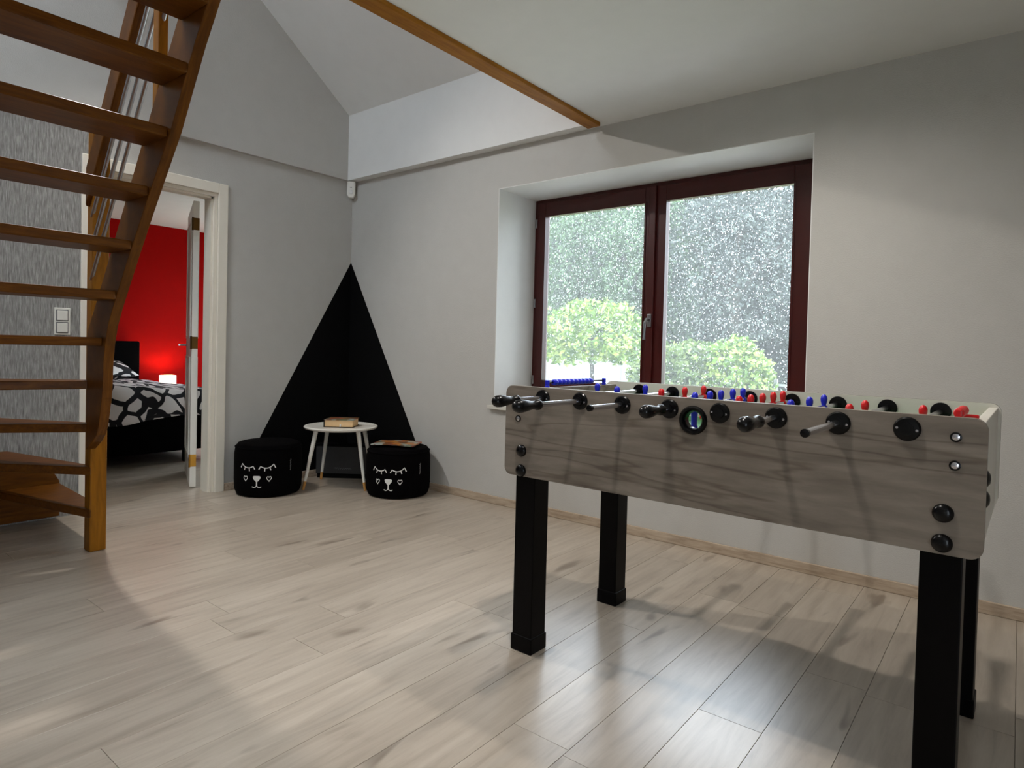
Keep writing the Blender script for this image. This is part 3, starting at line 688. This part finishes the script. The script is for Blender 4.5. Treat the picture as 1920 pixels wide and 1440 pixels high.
# book on the table
BK = thing('book', 'thick book with tan page edges lying on the white side table', 'book', (.435, -.385, .4385), math.radians(38.5))
m = MB(); m.box(-.107, .107, -.085, .085, .0, .004); m.build('back_cover', 'black_plastic', BK)
m = MB(); m.box(-.107, .107, -.085, .085, .052, .056); m.build('front_cover', 'cover_print', BK)
m = MB(); m.box(-.107, -.1, -.085, .085, .0, .056); m.build('spine', 'black_plastic', BK)
m = MB(); m.box(-.1, .101, -.080, .080, .004, .052); m.build('page_block', 'paper', BK)
m = MB(); m.box(.01, .018, -.092, -.079, .006, .022); m.build('bookmark', 'print_white', BK)
# low dark chest under the table
CH = thing('storage_box', 'low dark grey box standing under the round side table', 'box', (.222, -.212, 0), math.atan2(.62, .78))
m = MB(); m.box(-.205, .205, -.0, .095, .035, .245); m.build('body', 'black_board', CH, bevel=.004)
m = MB(); m.box(-.21, .21, -.004, .098, .245, .262); m.build('lid', 'chalk_black', CH, bevel=.003)
m = MB(); m.box(-.195, .195, .006, .088, 0, .035); m.build('plinth', 'chalk_black', CH)
m = MB(); rs = random.Random(5)
pts = [(-.06 + .13 * k / 26, .072 + .006 * math.sin(k * 1.9) + .004 * rs.random()) for k in range(27)]
for k in range(26):
    (x0, z0), (x1, z1) = pts[k], pts[k + 1]; m.add([(x0, -.0008, z0), (x1, -.0008, z1), (x1, -.0008, z1 + .0035), (x0, -.0008, z0 + .0035)], [(0, 1, 2, 3)])
m.build('faint_lettering', 'print_grey', CH)

def pouf(name_label, loc, R, Hh, rz, k):
    P = thing('pouf', name_label, 'pouf', (loc[0], loc[1], 0), rz, 'black poufs with sleeping animal faces')
    prof = [(.001, 0), (R * .80, .0), (R * .93, .010), (R * .985, .04), (R, .10), (R * 1.0, Hh * .5), (R * .995, Hh - .075), (R * .965, Hh - .03), (R * .90, Hh - .007), (R * .80, Hh + .0), (.001, Hh + .012)]
    m = MB(); m.lathe(prof, n=56, cap=False); m.build('cover', 'black_fabric', P, smooth=True)
    m = MB(); 
    pts = [((R * .968) * math.cos(2 * PI * i / 56), (R * .968) * math.sin(2 * PI * i / 56), Hh - .028) for i in range(57)]
    m.tube(pts, .004, 6); m.build('piping', 'black_fabric', P, smooth=True)
    # printed face: strokes in (u along the side, v up), centred on local -y
    def stroke(mb, pl, wd):
        rr = R * 1.0 + .0012
        P3 = []
        for i, (u, v) in enumerate(pl):
            a = pl[max(0, i - 1)]; b = pl[min(len(pl) - 1, i + 1)]; dx, dy = b[0] - a[0], b[1] - a[1]; L = math.hypot(dx, dy) or 1
            nx, ny = -dy / L * wd / 2, dx / L * wd / 2; P3.append(((u + nx, v + ny), (u - nx, v - ny)))
        def C(p): a = p[0] / R - PI / 2; return (rr * math.cos(a), rr * math.sin(a), p[1])
        vs = []; fs = []
        for a, b in P3: vs += [C(a), C(b)]
        for i in range(len(P3) - 1): fs.append((2 * i, 2 * i + 1, 2 * i + 3, 2 * i + 2))
        mb.add(vs, fs)
    def poly(mb, pl):
        rr = R + .0012
        cx = sum(p[0] for p in pl) / len(pl); cy = sum(p[1] for p in pl) / len(pl); vs = []
        for u, v in [(cx, cy)] + pl: a = u / R - PI / 2; vs.append((rr * math.cos(a), rr * math.sin(a), v))
        mb.add(vs, [(0, i, i % len(pl) + 1) for i in range(1, len(pl) + 1)])
    c0 = Hh * .60; w_ = .0068
    for s in (-1, 1):
        e_ = MB()
        stroke(e_, [(s * u, c0 + v) for u, v in ((.0125, -.017), (.019, -.006), (.025, .004), (.034, -.002), (.048, -.007), (.062, -.008), (.074, -.006), (.086, -.001), (.096, .007), (.106, .017), (.112, .005), (.119, -.009))], w_)
        stroke(e_, [(s * .0515, c0 - .008), (s * .050, c0 - .029)], w_)
        stroke(e_, [(s * .082, c0 - .004), (s * .089, c0 - .023)], w_)
        e_.build('eye_print', 'print_white', P)
        h_ = MB(); hp = []
        for q in range(25):
            tt = 2 * PI * q / 24; hp.append((s * .078 + .0009 * 16 * math.sin(tt) ** 3, c0 - .078 + .00115 * (13 * math.cos(tt) - 5 * math.cos(2 * tt) - 2 * math.cos(3 * tt) - math.cos(4 * tt))))
        stroke(h_, hp, .0045); h_.build('heart_print', 'print_white', P)
    nn_ = MB(); poly(nn_, [(-.026, c0 - .066), (-.018, c0 - .060), (.018, c0 - .060), (.026, c0 - .066), (.022, c0 - .080), (.006, c0 - .098), (-.006, c0 - .098), (-.022, c0 - .080)])
    stroke(nn_, [(0, c0 - .095), (0, c0 - .126)], .008)
    for s in (-1, 1): stroke(nn_, [(0, c0 - .124), (s * .008, c0 - .134), (s * .020, c0 - .137), (s * .030, c0 - .131)], .0055)
    nn_.build('nose_print', 'print_white', P)
    lt = MB(); rs = random.Random(k)
    stroke(lt, [(.222 + .004 * math.sin(q * 1.7) + .002 * rs.random(), c0 + .04 - .075 * q / 22) for q in range(23)], .0045); lt.build('side_lettering', 'print_grey', P)
    return P
def face_rz(loc, extra): return math.atan2(-3.25 - loc[1], 4.2934 - loc[0]) + PI / 2 + extra
l1 = (.232, -.838); l2 = (.900, -.242)
pouf('black fabric pouf with a white sleeping face, left of the side table', l1, .222, .352, face_rz(l1, math.radians(-19)), 1)
pouf('black fabric pouf with a white sleeping face and a magazine on top', l2, .222, .335, face_rz(l2, math.radians(-17)), 2)
MG = thing('magazine', 'colourful magazine lying on the right black pouf', 'magazine', (l2[0] + .01, l2[1] - .03, .3478), math.radians(30))
m = MB(); vs = []; fs = []; n = 12
for i in range(n + 1):
    x = -.15 + .30 * i / n; z = .004 + .010 * math.sin(PI * i / n) ** 2 + .006 * abs(math.cos(PI * i / n))
    vs += [(x, -.105, z), (x, .105, z), (x, -.105, z - .007), (x, .105, z - .007)]
for i in range(n):
    a = 4 * i; fs += [(a, a + 4, a + 5, a + 1), (a + 2, a + 3, a + 7, a + 6), (a, a + 2, a + 6, a + 4), (a + 1, a + 5, a + 7, a + 3)]
fs += [(0, 1, 3, 2), (4 * n, 4 * n + 2, 4 * n + 3, 4 * n + 1)]
m.add(vs, fs); m.build('pages', 'cover_print', MG, smooth=True)

# ------------------------------------------------------------------ small wall fittings
LSW = thing('light_switch', 'white double light switch on the dark wallpaper', 'light switch', (.0, -2.002, 1.125))
m = MB(); m.box(0, .008, -.040, .040, -.077, .077); m.build('plate', 'white_plastic', LSW, bevel=.003)
for z0 in (-.066, .004):
    m = MB(); m.box(.006, .0086, -.030, .030, z0 - .002, z0 + .062); m.build('rocker_gap', 'print_grey', LSW)
for z0 in (-.064, .006):
    m = MB(); m.box(.008, .013, -.026, .026, z0 + .001, z0 + .055); o = m.build('rocker', 'white_plastic', LSW, bevel=.002); o.rotation_euler = (0, 0, 0)
DT = thing('motion_detector', 'small white motion detector hanging in the room corner', 'motion detector', (.012, -.012, 2.345), math.radians(45))
m = MB(); m.prism([(-.031, 0), (.031, 0), (.031, -.108), (.018, -.128), (-.018, -.128), (-.031, -.108)], 'y', -.038, .006); m.build('housing', 'white_plastic', DT, bevel=.005)
m = MB(); m.lathe([(.017, 0), (.015, .004), (.001, .006)], (0, -.038, -.085), (0, -1, 0), 16); m.build('lens', 'print_white', DT, smooth=True)
m = MB(); m.box(-.007, .007, -.0395, -.037, -.052, -.047); m.build('indicator', 'print_grey', DT)
DT.location = (.034, -.034, 2.342)

# ------------------------------------------------------------------ garden
m = MB(); m.box(-70, 60, .6, 90, -.35, -.15); tag(m.build('lawn', 'grass'), 'bright green lawn beyond the window', 'lawn')['kind'] = 'structure'
m = MB(); m.box(-8, 8, .5, 4.5, -.17, -.13); tag(m.build('bounce_paving', 'wall_outside'), 'unseen grey paving added outside to bounce neutral daylight indoors', 'bounce_paving')['kind'] = 'structure'  # unseen paving, added so the bounce onto reveal and bedroom ceiling stays neutral
def leaves(mb, rs, count, sampler, size, flat=.6):
    for i in range(count):
        p, out = sampler(rs); s = size * rs.uniform(.6, 1.3)
        d = Vector((rs.gauss(0, 1), rs.gauss(0, 1), rs.gauss(0, 1))); d = (d.normalized() * flat + out * (1 - flat)).normalized()
        t1 = d.orthogonal().normalized(); t1.rotate(Matrix.Rotation(rs.uniform(0, 2 * PI), 3, d)); t2 = d.cross(t1)
        mb.add([p + t1 * s, p + t2 * s * .55, p - t1 * s, p - t2 * s * .55], [(0, 1, 2, 3)])
def crown(rs, c, rx, rz, lump, seed, low=-.6):
    def f(rs):
        while True:
            d = Vector((rs.gauss(0, 1), rs.gauss(0, 1), rs.gauss(0, 1))).normalized()
            if d.z > low: break
        k = 1 + lump * noise.noise(d * 3.2 + Vector((seed, 0, 0))) + lump * .5 * noise.noise(d * 8 + Vector((0, seed, 0)))
        k *= rs.uniform(.78, 1.03)
        return Vector((c[0] + d.x * rx * k, c[1] + d.y * rx * k, c[2] + d.z * rz * k)), d
    return f
def tree(name, label, cat, x, y, h, rx, cz, rz, n, size, mat, seed, group, trunk=.06, lump=.28, low=-.6):
    rs = random.Random(seed); T = thing(name, label, cat, (x, y, -.15), 0, group)
    m = MB(); leaves(m, rs, n, crown(rs, (0, 0, cz + .15), rx, rz, lump, seed, low), size); m.build('foliage', mat, T)
    m = MB(); m.tube([(0, 0, 0), (.02, .01, (cz + .15) * .5), (0, 0, cz + .15)], trunk, 8); m.build('trunk', 'bark', T, smooth=True)
    for a in range(4):
        an = a * PI / 2 + .4; m = MB(); m.tube([(0, 0, cz * .85), (rx * .3 * math.cos(an), rx * .3 * math.sin(an), cz + rz * .15), (rx * .6 * math.cos(an), rx * .6 * math.sin(an), cz + rz * .4)], trunk * .45, 6); m.build('branch', 'bark', T, smooth=True)
def conifer(label, x, y, h, r, n, size, mat, seed):
    rs = random.Random(seed); T = thing('conifer', label, 'tree', (x, y, -.15), 0, 'tall trees behind the garden')
    def f(rs):
        u = 1 - math.sqrt(rs.random()); z = .4 + u * (h - .4); a = rs.uniform(0, 2 * PI)
        tier = .75 + .25 * math.sin(z * 5.2 + seed)
        rr = r * (1 - (z - .4) / (h - .4)) ** .8 * tier * rs.uniform(.72, 1.05) * (1 + .3 * noise.noise(Vector((math.cos(a) * 2, math.sin(a) * 2, z * .7 + seed))))
        return Vector((rr * math.cos(a), rr * math.sin(a), z)), Vector((math.cos(a), math.sin(a), -.35))
    m = MB(); leaves(m, rs, n, f, size, .5); m.build('foliage', mat, T)
    m = MB(); m.rod((0, 0, 0), (0, 0, h * .95), .16, .02, 8); m.build('trunk', 'bark', T, smooth=True)
tree('ball_tree', 'round lime green ball-crowned tree seen through the left pane', 'tree', -1.37, 6.0, 1.9, .93, 1.27, .60, 5200, .052, 'leaf_lime', 3, 'garden trees', .035, .22, -.75)
tree('garden_shrub', 'leafy light green shrub in the middle of the right pane', 'shrub', -.42, 8.1, 1.3, .85, .45, .78, 4200, .06, 'leaf_hedge', 8, 'garden shrubs', .04, .25)
tree('garden_shrub', 'yellow-green shrub at the right end of the shrub row', 'shrub', .36, 8.0, 1.3, .66, .50, .80, 4200, .055, 'leaf_lime', 11, 'garden shrubs', .04, .25)
tree('garden_shrub', 'pale green shrub half hidden behind the window mullion', 'shrub', -1.3, 8.6, 1.3, .7, .40, .75, 3000, .06, 'leaf_hedge', 15, 'garden shrubs', .04, .25)
for i, (x, y, h, r, mt, lb) in enumerate(((-11.2, 17, 7.2, 2.3, 'leaf_grey', 'grey-green conifer at the far left of the left pane'), (-8.9, 16.2, 6.9, 2.1, 'leaf_dark', 'dark conifer behind the ball tree'),
        (-5.0, 17.5, 7.4, 2.4, 'leaf_dark', 'dark conifer behind the window mullion'), (-3.0, 16.5, 7.6, 2.3, 'leaf_grey', 'tall grey-green conifer in the middle of the right pane'),
        (-1.0, 17.2, 7.5, 2.3, 'leaf_dark', 'dark conifer at the right of the right pane'), (1.2, 16.5, 7.5, 2.4, 'leaf_grey', 'tall grey conifer beyond the right window jamb'), (-13.5, 16.5, 7.0, 2.4, 'leaf_dark', 'dark conifer beyond the left window jamb'))):
    conifer(lb, x, y, h, r, 16000, .055, mt, 20 + i)
tree('broadleaf_tree', 'tall pale green broadleaf tree rising behind the ball tree', 'tree', -6.9, 14.5, 6.5, 1.75, 3.6, 2.6, 20000, .05, 'leaf_mid', 31, 'tall trees behind the garden', .15, .4)
tree('broadleaf_tree', 'broad grey-green tree filling the right pane', 'tree', -2.1, 14.8, 6, 2.2, 3.2, 3.0, 24000, .05, 'leaf_grey', 32, 'tall trees behind the garden', .15, .35)
tree('broadleaf_tree', 'pale green tree just right of the window mullion', 'tree', -4.4, 14.2, 6, 1.5, 3.0, 2.8, 18000, .05, 'leaf_mid', 33, 'tall trees behind the garden', .15, .35)
# dense far hedge closes the view
rs = random.Random(77); m = MB()
def hedge(rs): return Vector((rs.uniform(-24, 9), rs.uniform(-.6, .6), rs.uniform(0, 7.3))), Vector((0, -1, .2))
leaves(m, rs, 36000, hedge, .12, .7); T = thing('tall_hedge', 'tall dark hedge closing the far side of the garden', 'hedge', (0, 19.5, -.15)); m.build('foliage', 'leaf_dark', T)
m = MB(); m.box(-24, 9, .65, .95, 0, 7.0); m.build('hedge_core', 'leaf_dark', T)
# white garden fence panels behind the ball tree
GF = thing('garden_fence', 'pale garden fence panels behind the ball tree', 'fence', (-3.4, 9.6, -.15))
for k in range(5):
    m = MB(); m.box(-2.4 + k * 1.0, -1.43 + k * 1.0, -.02, .02, .05, 1.0); m.build('fence_panel', 'fence_white', GF)
    m = MB(); m.box(-1.43 + k * 1.0, -1.37 + k * 1.0, -.03, .03, 0, 1.05); m.build('fence_post', 'fence_white', GF)
RF = thing('rail_fence', 'low grey post and rail fence on the lawn at the right', 'fence', (1.0, 8.2, -.15))
for k in range(3):
    m = MB(); m.box(k * 1.3 - .03, k * 1.3 + .03, -.03, .03, 0, .78); m.build('fence_post', 'fence_grey', RF)
for z in (.40, .68):
    m = MB(); m.box(0, 2.7, -.05, -.03, z - .02, z + .02); m.build('fence_rail', 'fence_grey', RF)
